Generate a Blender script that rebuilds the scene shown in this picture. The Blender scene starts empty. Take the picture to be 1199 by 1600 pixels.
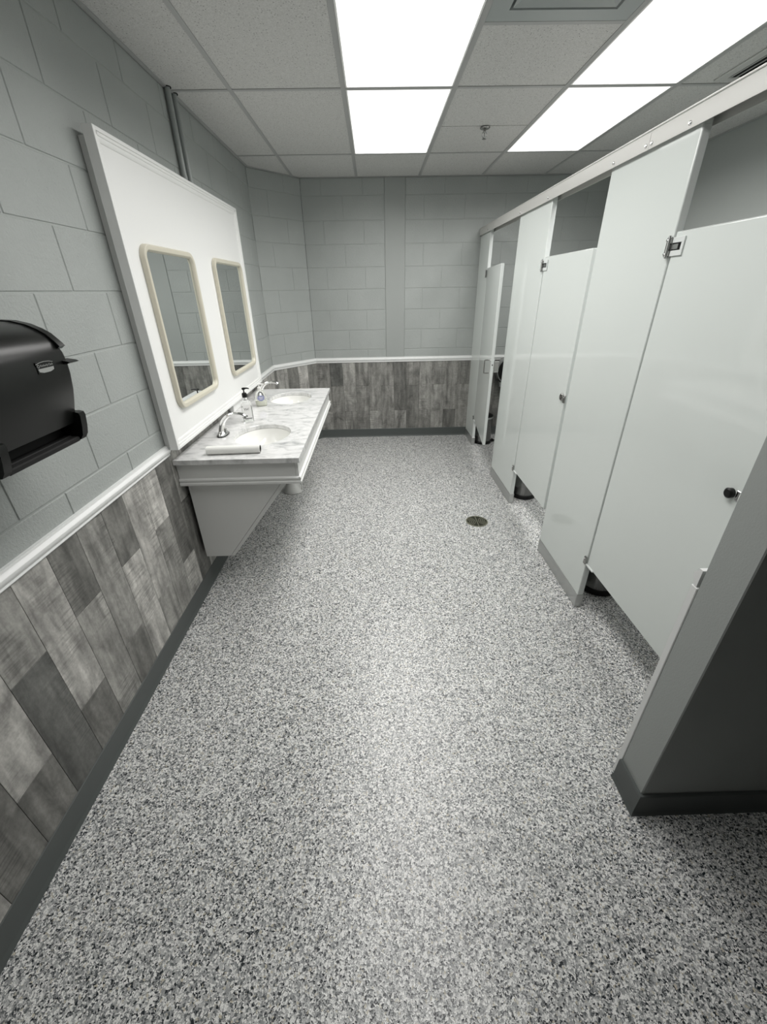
import bpy, bmesh, math, random
from mathutils import Vector, Matrix
random.seed(7)
S = bpy.context.scene
COL = S.collection

# ------------------------------------------------------------------ camera
W_PX, H_PX, F_PX = 1199.0, 1600.0, 640.3
PITCH, YAW, ROLL, CAM_H = 0.4964, 0.0132, -0.018, 1.6281
F = Vector((math.sin(YAW)*math.cos(PITCH), math.cos(YAW)*math.cos(PITCH), -math.sin(PITCH)))
R0 = Vector((math.cos(YAW), -math.sin(YAW), 0)); U0 = R0.cross(F)
RR = math.cos(ROLL)*R0 + math.sin(ROLL)*U0
UU = -math.sin(ROLL)*R0 + math.cos(ROLL)*U0
cam_data = bpy.data.cameras.new('camera')
cam = bpy.data.objects.new('camera', cam_data); COL.objects.link(cam)
cam.matrix_world = Matrix(((RR.x, UU.x, -F.x, 0), (RR.y, UU.y, -F.y, 0), (RR.z, UU.z, -F.z, CAM_H), (0, 0, 0, 1)))
cam_data.sensor_fit = 'VERTICAL'; cam_data.sensor_height = 36.0
cam_data.lens = F_PX/H_PX*36.0
cam_data.clip_start = 0.02; cam_data.clip_end = 60
S.camera = cam

# ------------------------------------------------------------------ world, exposure
wd = bpy.data.worlds.new('world'); S.world = wd; wd.use_nodes = True
wd.node_tree.nodes['Background'].inputs['Color'].default_value = (0.9, 0.95, 1.0, 1)
wd.node_tree.nodes['Background'].inputs['Strength'].default_value = 0.02
S.view_settings.view_transform = 'Standard'; S.view_settings.look = 'None'
S.view_settings.gamma = 1.0; S.view_settings.use_curve_mapping = False
S.view_settings.exposure = 0.0
LAMP_W, LAMP_FILL, LAMP_SPREAD, LENS_GLOW = 15.5, 12.5, 160.0, 1.0     # ceiling panels: watts each, then watts of the unseen panel added as fill, beam spread in degrees, glow of the lens edge

# ------------------------------------------------------------------ room dimensions (metres)
XL, YB, ZC, XR = -1.084, 5.028, 2.588, 2.58     # left wall, back wall, ceiling, right wall
YF = -1.1                                        # unseen wall behind the camera, set close to absorb light
CA, CB = Vector((XL, 4.575, 0)), Vector((-0.688, YB, 0))   # the cut corner
XP = 1.119                                       # front of the toilet stalls
GX, GY, T = -0.138, 3.0486, 0.6096               # ceiling grid
WX, WY0, WY1 = 0.873, 0.752, 0.872               # stub wall by the entrance

# ------------------------------------------------------------------ materials
def new_mat(name):
    m = bpy.data.materials.new(name); m.use_nodes = True
    nt = m.node_tree
    return m, nt, nt.nodes['Principled BSDF']
def N(nt, t, **kw):
    n = nt.nodes.new(t)
    for k, v in kw.items(): setattr(n, k, v)
    return n
def ramp(nt, stops, interp='LINEAR'):
    r = nt.nodes.new('ShaderNodeValToRGB'); r.color_ramp.interpolation = interp
    e = r.color_ramp.elements
    while len(e) < len(stops): e.new(0.5)
    for el, (p, c) in zip(e, stops):
        el.position = p; el.color = (c if len(c) == 4 else (*c, 1))
    return r
def g(v): return (v, v, v)
def simple(name, col, rough=0.5, metal=0.0, bump=0.0, bscale=60, spec=0.5, **kw):
    m, nt, b = new_mat(name)
    b.inputs['Base Color'].default_value = (*col, 1); b.inputs['Roughness'].default_value = rough
    b.inputs['Metallic'].default_value = metal; b.inputs['Specular IOR Level'].default_value = spec
    if bump:
        geo = N(nt, 'ShaderNodeNewGeometry'); no = N(nt, 'ShaderNodeTexNoise')
        no.inputs['Scale'].default_value = bscale; no.inputs['Detail'].default_value = 4
        nt.links.new(geo.outputs['Position'], no.inputs['Vector'])
        bp = N(nt, 'ShaderNodeBump'); bp.inputs['Strength'].default_value = bump; bp.inputs['Distance'].default_value = 0.003
        nt.links.new(no.outputs['Fac'], bp.inputs['Height']); nt.links.new(bp.outputs['Normal'], b.inputs['Normal'])
    for k, v in kw.items(): b.inputs[k].default_value = v
    return m

def mat_block():
    m, nt, b = new_mat('painted_block')
    geo = N(nt, 'ShaderNodeNewGeometry')
    n1 = N(nt, 'ShaderNodeTexNoise'); n1.inputs['Scale'].default_value = 3.0; n1.inputs['Detail'].default_value = 3
    n2 = N(nt, 'ShaderNodeTexNoise'); n2.inputs['Scale'].default_value = 95; n2.inputs['Detail'].default_value = 5; n2.inputs['Roughness'].default_value = 0.65
    n3 = N(nt, 'ShaderNodeTexVoronoi'); n3.inputs['Scale'].default_value = 90
    for n in (n1, n2, n3): nt.links.new(geo.outputs['Position'], n.inputs['Vector'])
    r = ramp(nt, [(0.3, (0.375, 0.398, 0.386)), (0.7, (0.41, 0.433, 0.42))])
    nt.links.new(n1.outputs['Fac'], r.inputs['Fac'])
    # little open pores in the painted block
    pr = ramp(nt, [(0.0, g(0.30)), (0.14, g(1.0))])
    nt.links.new(n3.outputs['Distance'], pr.inputs['Fac'])
    pm = N(nt, 'ShaderNodeTexNoise'); pm.inputs['Scale'].default_value = 14; nt.links.new(geo.outputs['Position'], pm.inputs['Vector'])
    pmr = ramp(nt, [(0.52, g(0)), (0.62, g(1))]); nt.links.new(pm.outputs['Fac'], pmr.inputs['Fac'])
    mx = N(nt, 'ShaderNodeMix', data_type='RGBA', blend_type='MULTIPLY')
    nt.links.new(pmr.outputs['Color'], mx.inputs['Factor']); nt.links.new(r.outputs['Color'], mx.inputs[6]); nt.links.new(pr.outputs['Color'], mx.inputs[7])
    nt.links.new(mx.outputs[2], b.inputs['Base Color'])
    b.inputs['Roughness'].default_value = 0.5
    bp = N(nt, 'ShaderNodeBump'); bp.inputs['Strength'].default_value = 0.8; bp.inputs['Distance'].default_value = 0.004
    nt.links.new(n2.outputs['Fac'], bp.inputs['Height']); nt.links.new(bp.outputs['Normal'], b.inputs['Normal'])
    return m

def mat_floor():
    m, nt, b = new_mat('flake_floor')
    geo = N(nt, 'ShaderNodeNewGeometry')
    wn = N(nt, 'ShaderNodeTexNoise'); wn.inputs['Scale'].default_value = 160; wn.inputs['Detail'].default_value = 1
    nt.links.new(geo.outputs['Position'], wn.inputs['Vector'])
    ad = N(nt, 'ShaderNodeMixRGB', blend_type='LINEAR_LIGHT'); ad.inputs['Fac'].default_value = 0.006
    nt.links.new(geo.outputs['Position'], ad.inputs[1]); nt.links.new(wn.outputs['Color'], ad.inputs[2])
    v = N(nt, 'ShaderNodeTexVoronoi'); v.inputs['Scale'].default_value = 215
    nt.links.new(ad.outputs[0], v.inputs['Vector'])
    sp = N(nt, 'ShaderNodeSeparateColor'); nt.links.new(v.outputs['Color'], sp.inputs['Color'])
    r = ramp(nt, [(0.0, (0.02, 0.025, 0.03)), (0.12, (0.15, 0.16, 0.165)), (0.25, (0.36, 0.37, 0.37)), (0.46, (0.56, 0.565, 0.56)),
                  (0.68, (0.92, 0.92, 0.90)), (0.965, (0.62, 0.58, 0.48))], 'CONSTANT')
    nt.links.new(sp.outputs[0], r.inputs['Fac'])
    # soft large-scale variation of the flake mix
    n2 = N(nt, 'ShaderNodeTexNoise'); n2.inputs['Scale'].default_value = 380; n2.inputs['Detail'].default_value = 2
    nt.links.new(geo.outputs['Position'], n2.inputs['Vector'])
    r2 = ramp(nt, [(0.3, g(0.72)), (0.7, g(1.12))]); nt.links.new(n2.outputs['Fac'], r2.inputs['Fac'])
    mx = N(nt, 'ShaderNodeMix', data_type='RGBA', blend_type='MULTIPLY'); mx.inputs['Factor'].default_value = 1
    nt.links.new(r.outputs['Color'], mx.inputs[6]); nt.links.new(r2.outputs['Color'], mx.inputs[7])
    nt.links.new(mx.outputs[2], b.inputs['Base Color'])
    b.inputs['Roughness'].default_value = 0.23; b.inputs['Specular IOR Level'].default_value = 0.65
    bp = N(nt, 'ShaderNodeBump'); bp.inputs['Strength'].default_value = 0.22; bp.inputs['Distance'].default_value = 0.002
    nt.links.new(v.outputs['Distance'], bp.inputs['Height']); nt.links.new(bp.outputs['Normal'], b.inputs['Normal'])
    return m

def mat_plank():
    m, nt, b = new_mat('weathered_plank')
    geo = N(nt, 'ShaderNodeNewGeometry'); oi = N(nt, 'ShaderNodeObjectInfo')
    off = N(nt, 'ShaderNodeVectorMath', operation='SCALE'); off.inputs[0].default_value = (17, 31, 47)
    nt.links.new(oi.outputs['Random'], off.inputs['Scale'])
    add = N(nt, 'ShaderNodeVectorMath', operation='ADD')
    nt.links.new(geo.outputs['Position'], add.inputs[0]); nt.links.new(off.outputs[0], add.inputs[1])
    def noise(sc, s, det=5, dist=0.0):
        mp = N(nt, 'ShaderNodeMapping'); mp.inputs['Scale'].default_value = sc
        nt.links.new(add.outputs[0], mp.inputs['Vector'])
        n = N(nt, 'ShaderNodeTexNoise'); n.inputs['Scale'].default_value = s; n.inputs['Detail'].default_value = det
        n.inputs['Distortion'].default_value = dist
        nt.links.new(mp.outputs[0], n.inputs['Vector']); return n
    grain = noise((5, 5, 0.55), 5.0, 8, 0.5)       # along the board
    cloud = noise((1, 1, 0.6), 9.0, 4, 1.2)       # patchy weathering
    saw = noise((0.8, 0.8, 14), 9.0, 3, 0.2)      # cross saw marks
    mm = lambda op, a, bb: None
    r1 = ramp(nt, [(0.30, g(0.50)), (0.5, g(0.95)), (0.72, g(1.35))]); nt.links.new(grain.outputs['Fac'], r1.inputs['Fac'])
    r2 = ramp(nt, [(0.28, g(0.45)), (0.5, g(0.95)), (0.72, g(1.30))]); nt.links.new(cloud.outputs['Fac'], r2.inputs['Fac'])
    r3 = ramp(nt, [(0.35, g(0.70)), (0.55, g(1.05)), (0.7, g(1.15))]); nt.links.new(saw.outputs['Fac'], r3.inputs['Fac'])
    def mul(a, c, fac=1.0):
        mx = N(nt, 'ShaderNodeMix', data_type='RGBA', blend_type='MULTIPLY')
        if isinstance(fac, float): mx.inputs['Factor'].default_value = fac
        else: nt.links.new(fac, mx.inputs['Factor'])
        nt.links.new(a, mx.inputs[6]); nt.links.new(c, mx.inputs[7]); return mx.outputs[2]
    c = mul(oi.outputs['Color'], r1.outputs['Color'], 0.85)
    c = mul(c, r2.outputs['Color'], 0.85)
    mask = noise((1, 1, 0.5), 6.0, 2); rm = ramp(nt, [(0.5, g(0)), (0.62, g(1))]); nt.links.new(mask.outputs['Fac'], rm.inputs['Fac'])
    c = mul(c, r3.outputs['Color'], rm.outputs['Color'])
    grit = noise((1, 1, 0.8), 70.0, 6, 0.0); grit.inputs['Roughness'].default_value = 0.7
    rg_ = ramp(nt, [(0.3, g(0.72)), (0.7, g(1.25))]); nt.links.new(grit.outputs['Fac'], rg_.inputs['Fac'])
    c = mul(c, rg_.outputs['Color'], 0.8)
    nt.links.new(c, b.inputs['Base Color'])
    b.inputs['Roughness'].default_value = 0.55
    bp = N(nt, 'ShaderNodeBump'); bp.inputs['Strength'].default_value = 0.12; bp.inputs['Distance'].default_value = 0.002
    nt.links.new(grain.outputs['Fac'], bp.inputs['Height']); nt.links.new(bp.outputs['Normal'], b.inputs['Normal'])
    return m

def mat_marble():
    m, nt, b = new_mat('marble')
    geo = N(nt, 'ShaderNodeNewGeometry')
    mp = N(nt, 'ShaderNodeMapping'); mp.inputs['Rotation'].default_value = (0, 0, 0.7); mp.inputs['Scale'].default_value = (1.0, 1.9, 1.0)
    nt.links.new(geo.outputs['Position'], mp.inputs['Vector'])
    n1 = N(nt, 'ShaderNodeTexNoise'); n1.inputs['Scale'].default_value = 8.0; n1.inputs['Detail'].default_value = 10; n1.inputs['Distortion'].default_value = 1.1
    n1.inputs['Roughness'].default_value = 0.68
    nt.links.new(mp.outputs[0], n1.inputs['Vector'])
    r = ramp(nt, [(0.30, (0.34, 0.35, 0.35)), (0.43, (0.60, 0.605, 0.60)), (0.53, (0.73, 0.73, 0.725)), (0.75, (0.80, 0.80, 0.79))])
    nt.links.new(n1.outputs['Fac'], r.inputs['Fac'])
    nt.links.new(r.outputs['Color'], b.inputs['Base Color']); b.inputs['Roughness'].default_value = 0.14
    return m

def mat_tile():
    m, nt, b = new_mat('ceiling_tile')
    geo = N(nt, 'ShaderNodeNewGeometry')
    v = N(nt, 'ShaderNodeTexVoronoi'); v.inputs['Scale'].default_value = 85
    n = N(nt, 'ShaderNodeTexNoise'); n.inputs['Scale'].default_value = 190; n.inputs['Detail'].default_value = 3
    for q in (v, n): nt.links.new(geo.outputs['Position'], q.inputs['Vector'])
    sep = N(nt, 'ShaderNodeSeparateColor'); nt.links.new(v.outputs['Color'], sep.inputs['Color'])
    pick = ramp(nt, [(0.0, g(1)), (0.42, g(0))], 'CONSTANT'); nt.links.new(sep.outputs[0], pick.inputs['Fac'])
    spot = ramp(nt, [(0.16, g(0.42)), (0.26, g(1))]); nt.links.new(v.outputs['Distance'], spot.inputs['Fac'])
    base = ramp(nt, [(0.3, (0.50, 0.50, 0.485)), (0.7, (0.66, 0.66, 0.645))]); nt.links.new(n.outputs['Fac'], base.inputs['Fac'])
    mx = N(nt, 'ShaderNodeMix', data_type='RGBA', blend_type='MULTIPLY')
    nt.links.new(pick.outputs['Color'], mx.inputs['Factor']); nt.links.new(base.outputs['Color'], mx.inputs[6]); nt.links.new(spot.outputs['Color'], mx.inputs[7])
    nt.links.new(mx.outputs[2], b.inputs['Base Color']); b.inputs['Roughness'].default_value = 0.9
    bp = N(nt, 'ShaderNodeBump'); bp.inputs['Strength'].default_value = 0.35; bp.inputs['Distance'].default_value = 0.002
    nt.links.new(n.outputs['Fac'], bp.inputs['Height']); nt.links.new(bp.outputs['Normal'], b.inputs['Normal'])
    return m

def mat_lens():
    m, nt, b = new_mat('light_lens')
    b.inputs['Base Color'].default_value = (0.9, 0.9, 0.9, 1)
    b.inputs['Emission Color'].default_value = (1.0, 0.985, 0.965, 1); b.inputs['Emission Strength'].default_value = LENS_GLOW
    return m

M = {}
M['block'] = mat_block(); M['floor'] = mat_floor(); M['plank'] = mat_plank(); M['marble'] = mat_marble()
M['tile'] = mat_tile(); M['lens'] = mat_lens()
M['mortar'] = simple('painted_joint', (0.38, 0.403, 0.39), 0.55, bump=0.3, bscale=120)
M['paint'] = simple('grey_wall_paint', (0.36, 0.38, 0.368), 0.55, bump=0.15, bscale=180)
M['absorber_paint'] = simple('light_absorbing_wall_paint', (0.14, 0.14, 0.135), 0.55, bump=0.1, bscale=180)  # dark so the unseen wall soaks up light near the stub wall
M['base'] = simple('rubber_base', (0.085, 0.095, 0.092), 0.45)
M['trim'] = simple('white_trim', (0.82, 0.83, 0.82), 0.32)
M['tee'] = simple('ceiling_tee', (0.40, 0.405, 0.40), 0.45)
M['grout_dark'] = simple('plank_backing', (0.12, 0.12, 0.115), 0.8)
M['stall'] = simple('stall_enamel', (0.71, 0.75, 0.725), 0.055, spec=0.5, bump=0.006, bscale=14)
M['stall_edge'] = simple('stall_edge_enamel', (0.72, 0.75, 0.735), 0.25)
M['shoe'] = simple('brushed_shoe', (0.50, 0.51, 0.50), 0.32, 0.85)
M['rail'] = simple('satin_aluminium', (0.60, 0.60, 0.575), 0.42, 0.15)
M['chrome'] = simple('chrome', (0.80, 0.80, 0.80), 0.10, 1.0)
M['dark_chrome'] = simple('worn_chrome', (0.35, 0.35, 0.34), 0.22, 1.0)
M['white'] = simple('white_paint', (0.86, 0.865, 0.85), 0.38, bump=0.03, bscale=40)
M['white_wood'] = simple('white_cabinet_paint', (0.74, 0.745, 0.73), 0.42, bump=0.04, bscale=30)
M['porcelain'] = simple('porcelain', (0.88, 0.88, 0.85), 0.08, **{'Coat Weight': 0.4})
M['almond'] = simple('almond_frame', (0.62, 0.59, 0.49), 0.33)
M['mirror'] = simple('mirror_glass', (0.80, 0.83, 0.82), 0.01, 1.0)
M['black'] = simple('black_plastic', (0.006, 0.0065, 0.006), 0.32, spec=0.3)
M['black_matte'] = simple('black_slot', (0.004, 0.004, 0.004), 0.8)
M['black_cover'] = simple('black_satin_cover', (0.006, 0.0065, 0.006), 0.30, spec=0.36)
M['badge_grey'] = simple('badge_grey', (0.33, 0.34, 0.33), 0.4)
M['steel'] = simple('brushed_steel', (0.25, 0.25, 0.245), 0.22, 0.95)
M['bronze'] = simple('drain_metal', (0.045, 0.046, 0.032), 0.42, 0.7)
M['bronze_light'] = simple('drain_rib_metal', (0.24, 0.24, 0.18), 0.4, 0.4)
M['pipe'] = simple('painted_pipe', (0.34, 0.365, 0.355), 0.35)
M['paper'] = simple('white_paper', (0.84, 0.84, 0.81), 0.5)
M['plastic_white'] = simple('white_plastic', (0.80, 0.80, 0.78), 0.35)
M['vent'] = simple('vent_paint', (0.36, 0.39, 0.385), 0.4)
M['grille'] = simple('grille_paint', (0.52, 0.525, 0.51), 0.4)
M['duct'] = simple('duct_grey', (0.10, 0.11, 0.11), 0.7)
M['glass'] = simple('clear_bottle', (0.96, 0.97, 0.96), 0.04, **{'Transmission Weight': 1.0, 'IOR': 1.25})
M['soap'] = simple('cream_soap', (0.86, 0.87, 0.76), 0.3)
M['label_white'] = simple('white_label', (0.85, 0.85, 0.84), 0.5)
M['label_blue'] = simple('blue_print', (0.30, 0.32, 0.52), 0.5)
M['ink'] = simple('black_ink', (0.03, 0.03, 0.03), 0.5)
M['roll_gray'] = simple('jumbo_roll_rim', (0.22, 0.225, 0.22), 0.3)

# ------------------------------------------------------------------ mesh helpers
OFF = {}
def box(bm, lo, hi, bev=0.0, seg=1):
    lo = Vector(lo); hi = Vector(hi)
    r = bmesh.ops.create_cube(bm, size=1.0); vs = r['verts']
    for v in vs: v.co = Vector(((lo[i]+hi[i])/2 + v.co[i]*(hi[i]-lo[i]) for i in range(3)))
    if bev:
        es = list({e for v in vs for e in v.link_edges})
        bmesh.ops.bevel(bm, geom=es, offset=bev, segments=seg, affect='EDGES', profile=0.5)
    return bm
def prism(bm, pts, axis, a, b):
    """extrude a 2D outline along an axis ('x','y','z'); the outline gives the other two coordinates in order."""
    def P(u, v, w):
        return {'x': (w, u, v), 'y': (u, w, v), 'z': (u, v, w)}[axis]
    v0 = [bm.verts.new(P(u, v, a)) for u, v in pts]; v1 = [bm.verts.new(P(u, v, b)) for u, v in pts]
    n = len(pts)
    for i in range(n): bm.faces.new((v0[i], v0[(i+1) % n], v1[(i+1) % n], v1[i]))
    bm.faces.new(v0[::-1]); bm.faces.new(v1)
    bmesh.ops.recalc_face_normals(bm, faces=bm.faces[:])
    return bm
def lathe(bm, prof, n=32, c=(0, 0, 0), sx=1, sy=1, cap=True):
    rings = []
    for r, z in prof:
        rings.append([bm.verts.new((c[0]+sx*r*math.cos(2*math.pi*i/n), c[1]+sy*r*math.sin(2*math.pi*i/n), c[2]+z)) for i in range(n)])
    for a, b in zip(rings, rings[1:]):
        for i in range(n): bm.faces.new((a[i], a[(i+1) % n], b[(i+1) % n], b[i]))
    if cap:
        bm.faces.new(rings[0][::-1]); bm.faces.new(rings[-1])
    bmesh.ops.recalc_face_normals(bm, faces=bm.faces[:])
    return bm
def tube(bm, path, rad, n=12, flat=None, cap=True):
    path = [Vector(p) for p in path]
    if not isinstance(rad, (list, tuple)): rad = [rad]*len(path)
    rings = []; up = Vector((0, 0, 1)); prev = None
    for i, p in enumerate(path):
        d = (path[min(i+1, len(path)-1)]-path[max(i-1, 0)]).normalized()
        if prev is None:
            a = d.cross(up)
            if a.length < 1e-3: a = d.cross(Vector((0, 1, 0)))
            a.normalize()
        else:
            a = (prev - d*prev.dot(d)).normalized()
        b = d.cross(a).normalized(); prev = a
        ka, kb = (1, 1) if flat is None else flat
        rings.append([bm.verts.new(p + a*math.cos(2*math.pi*k/n)*rad[i]*ka + b*math.sin(2*math.pi*k/n)*rad[i]*kb) for k in range(n)])
    for a, b in zip(rings, rings[1:]):
        for i in range(n): bm.faces.new((a[i], a[(i+1) % n], b[(i+1) % n], b[i]))
    if cap: bm.faces.new(rings[0][::-1]); bm.faces.new(rings[-1])
    bmesh.ops.recalc_face_normals(bm, faces=bm.faces[:])
    return bm
def smoothpath(pts, k=6):
    P = [Vector(p) for p in pts]; out = []
    for i in range(len(P)-1):
        p0, p1, p2, p3 = P[max(i-1, 0)], P[i], P[i+1], P[min(i+2, len(P)-1)]
        for j in range(k):
            t = j/k
            out.append(0.5*((2*p1)+(p2-p0)*t+(2*p0-5*p1+4*p2-p3)*t*t+(3*p1-p0-3*p2+p3)*t**3))
    out.append(P[-1]); return out
def rrect(y0, y1, z0, z1, r, n=8):
    pts = []
    for cy, cz, a0 in ((y1-r, z1-r, 0), (y0+r, z1-r, 90), (y0+r, z0+r, 180), (y1-r, z0+r, 270)):
        for k in range(n+1):
            a = math.radians(a0+90*k/n); pts.append((cy+r*math.cos(a), cz+r*math.sin(a)))
    return pts
def shade(me, ang=35):
    for p in me.polygons: p.use_smooth = True
    bm = bmesh.new(); bm.from_mesh(me)
    for e in bm.edges:
        if len(e.link_faces) == 2 and e.calc_face_angle(0) > math.radians(ang): e.smooth = False
    bm.to_mesh(me); bm.free()
def set_mats(o, mats):
    for m in (mats if isinstance(mats, (list, tuple)) else [mats]): o.data.materials.append(M[m])
def obj(name, bm, mat, parent=None, smooth=True, ang=35, label=None, cat=None, group=None, kind=None):
    """one mesh object; coordinates in the frame of its thing (or the world when there is none)"""
    xs = [v.co for v in bm.verts]
    lo = Vector((min(c[i] for c in xs) for i in range(3))); hi = Vector((max(c[i] for c in xs) for i in range(3)))
    c = (lo+hi)/2
    if parent is None: c.z = lo.z
    for v in bm.verts: v.co -= c
    me = bpy.data.meshes.new(name); bm.to_mesh(me); bm.free()
    if smooth: shade(me, ang)
    o = bpy.data.objects.new(name, me); COL.objects.link(o); set_mats(o, mat)
    OFF[o] = c
    o.location = c - (OFF[parent] if parent else Vector())
    if parent: o.parent = parent
    tag(o, label, cat, group, kind)
    return o
def tag(o, label=None, cat=None, group=None, kind=None):
    if label: o['label'] = label
    if cat: o['category'] = cat
    if group: o['group'] = group
    if kind: o['kind'] = kind
    return o
def thing(name, label, cat, loc=(0, 0, 0), rotz=0.0, group=None):
    o = bpy.data.objects.new(name, None); COL.objects.link(o); o.empty_display_size = 0.1
    o.location = loc; o.rotation_euler = (0, 0, rotz); OFF[o] = Vector()
    return tag(o, label, cat, group)
def piece(name, me, mat, loc, parent, rotz=0.0, color=None):
    """a child that shares its mesh with alike pieces; loc in the world"""
    if not me.materials: me.materials.append(M[mat])
    o = bpy.data.objects.new(name, me); COL.objects.link(o)
    o.location = Vector(loc)-OFF[parent]; o.rotation_euler = (0, 0, rotz); o.parent = parent; OFF[o] = Vector(loc)
    if color: o.color = (*color, 1)
    return o
def bxo(name, lo, hi, mat, parent=None, bev=0.0, seg=1, **kw):
    return obj(name, box(bmesh.new(), lo, hi, bev, seg), mat, parent, smooth=bev > 0, ang=20, **kw)
CACHE = {}
def box_mesh(key, sx, sy, sz, bev, bev_seg=1):
    k = (key, round(sx, 4), round(sy, 4), round(sz, 4))
    if k not in CACHE:
        bm = box(bmesh.new(), (-sx/2, -sy/2, -sz/2), (sx/2, sy/2, sz/2), bev, bev_seg)
        me = bpy.data.meshes.new(key); bm.to_mesh(me); bm.free(); CACHE[k] = me
    return CACHE[k]
def text_mesh(body, size, extrude=0.0003):
    cu = bpy.data.curves.new('lettering', 'FONT'); cu.body = body; cu.size = size; cu.extrude = extrude
    cu.align_x = 'CENTER'; cu.align_y = 'CENTER'
    t = bpy.data.objects.new('lettering', cu); COL.objects.link(t)
    me = bpy.data.meshes.new_from_object(t.evaluated_get(bpy.context.evaluated_depsgraph_get()))
    bpy.data.objects.remove(t); bpy.data.curves.remove(cu)
    return me
def text_obj(body, size, mat, parent, mtx, name='lettering'):
    me = text_mesh(body, size); me.materials.clear(); me.materials.append(M[mat])
    o = bpy.data.objects.new(name, me); COL.objects.link(o); o.parent = parent
    mtx = Matrix.Translation(-OFF[parent]) @ mtx
    o.matrix_local = mtx; OFF[o] = mtx.translation
    return o

# ================================================================== STRUCTURE
bxo('floor', (XL-0.05, YF-0.05, -0.08), (XR+0.05, YB+0.05, 0), 'floor', label='glossy grey flake-speckled floor of the washroom', cat='floor', kind='structure')

# ---- walls: backing in the joint colour, every block a piece on it
BZ = [0.827+0.203*i for i in range(9)]          # bed joints
COURSES = [(BZ[i], BZ[i+1]) for i in range(8)] + [(BZ[8], ZC+0.001)]
JT, RC = 0.0062, 0.003                          # joint width, joint recess
def wall_blocks(parent, origin, direc, normal, length, heads, skip=None, z_min=0.0):
    """origin: world point at s=0 on the face plane; heads(course)-> first head joint s0"""
    rot = math.atan2(direc.y, direc.x)
    for ci, (z0, z1) in enumerate(COURSES):
        s = heads(ci)
        while s > 0: s -= 0.4064
        edges = []
        while s < length:
            a, b = max(s, 0.0), min(s+0.4064, length); s += 0.4064
            if b-a < 0.03: continue
            segs = [(a, b)]
            if skip:
                segs = []
                if a < skip[0]: segs.append((a, min(b, skip[0])))
                if b > skip[1]: segs.append((max(a, skip[1]), b))
            for p, q in segs:
                if q-p < 0.03: continue
                e0 = p if p < 1e-6 else p+JT/2                     # no open joint in the room corners
                e1 = q if q > length-1e-6 else q-JT/2
                dx, dz = e1-e0, z1-z0-JT
                me = box_mesh('block', dx, 0.04, dz, 0.0022)
                c = origin + direc*((e0+e1)/2) - normal*0.02
                piece('block', me, 'block', (c.x, c.y, (z0+z1)/2), parent, rot)
def seg_wall(name, a, b, normal, label, thick=0.14, mat='mortar', back=RC):
    d = (b-a); L = d.length; d.normalize()
    bm = bmesh.new()
    p = [a-normal*back, b-normal*back, b-normal*(back+thick), a-normal*(back+thick)]
    prism(bm, [(q.x, q.y) for q in p], 'z', 0, ZC+0.1)
    return obj(name, bm, mat, smooth=False, label=label, cat='wall', kind='structure'), d, L

# left wall
A = Vector((XL, YF, 0)); n_left = Vector((1, 0, 0))
wall_left, d, L = seg_wall('wall_left', A, CA, n_left, 'grey painted concrete block wall behind the sinks')
def heads_left(ci): return ((1.503 if ci % 2 == 1 else 1.707) - YF)
wall_blocks(wall_left, A, d, n_left, L, heads_left)
# cut corner
dc = (CB-CA).normalized(); n_cor = Vector((dc.y, -dc.x, 0))
wall_corner, d, L = seg_wall('wall_corner', CA, CB, n_cor, 'short angled grey block wall cutting the far left corner')
wall_blocks(wall_corner, CA, d, n_cor, L, lambda ci: 0.19 if ci % 2 else 0.395)
# back wall
n_back = Vector((0, -1, 0)); B1 = Vector((XR, YB, 0))
wall_back, d, L = seg_wall('wall_back', CB, B1, n_back, 'grey painted concrete block wall at the far end')
X0 = CB.x
def heads_back(ci): return (-0.285 if ci % 2 == 1 else -0.083)-X0
wall_blocks(wall_back, CB, d, n_back, L, heads_back, skip=(0.131-X0+0.002, 0.338-X0-0.002))
bxo('pilaster_strip', (0.131, YB-0.006, 0.93), (0.338, YB+0.01, ZC), 'paint', wall_back, 0.003)
# right wall behind the stalls, unseen wall behind the camera darkened to absorb light
seg_wall('wall_right', Vector((XR, YB, 0)), Vector((XR, YF, 0)), Vector((-1, 0, 0)), 'plain grey wall at the back of the toilet stalls', mat='paint', back=0)
seg_wall('wall_front', Vector((XR, YF, 0)), Vector((XL, YF, 0)), Vector((0, 1, 0)), 'plain unseen wall behind the viewer, darkened to absorb light', mat='absorber_paint', back=0)
# stub wall by the entrance
bxo('wall_entry', (WX, WY0, 0), (XR, WY1, ZC), 'paint', bev=0.003, label='grey stub wall standing at the right beside the nearest stall', cat='wall', kind='structure')

# ---- weathered plank wainscot
ZW0, ZW1 = 0.10, 0.905
TONE = {'N': (0.25, 0.246, 0.23), 'L': (0.46, 0.45, 0.425), 'M': (0.33, 0.325, 0.305), 'D': (0.19, 0.188, 0.175), 'K': (0.145, 0.147, 0.138)}
def planks(parent, origin, direc, normal, length, s0, w, tones=None, z1=ZW1):
    rot = math.atan2(direc.y, direc.x)
    s = s0; k = 0
    while s > 0: s -= w; k -= 1
    while s < length:
        a, b = max(s, 0), min(s+w, length)
        if b-a > 0.01:
            j = 0.327 if k % 2 == 0 else 0.627
            up, lo_ = (tones or {}).get(k, (random.choice('LLMMD'), random.choice('LMMD')))
            for (q0, q1, tn) in ((j, z1, up), (ZW0, j, lo_)):
                cut = [(q0, q1)]
                for r0, r1 in cut:
                    me = box_mesh('plank', b-a-0.0012, 0.009, r1-r0-0.0012, 0.0008)
                    c = origin + direc*((a+b)/2) + normal*0.0035
                    t = TONE[tn]; f = random.uniform(0.9, 1.1)
                    piece('plank', me, 'plank', (c.x, c.y, (r0+r1)/2), parent, rot, tuple(x*f for x in t))
        s += w; k += 1
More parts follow.
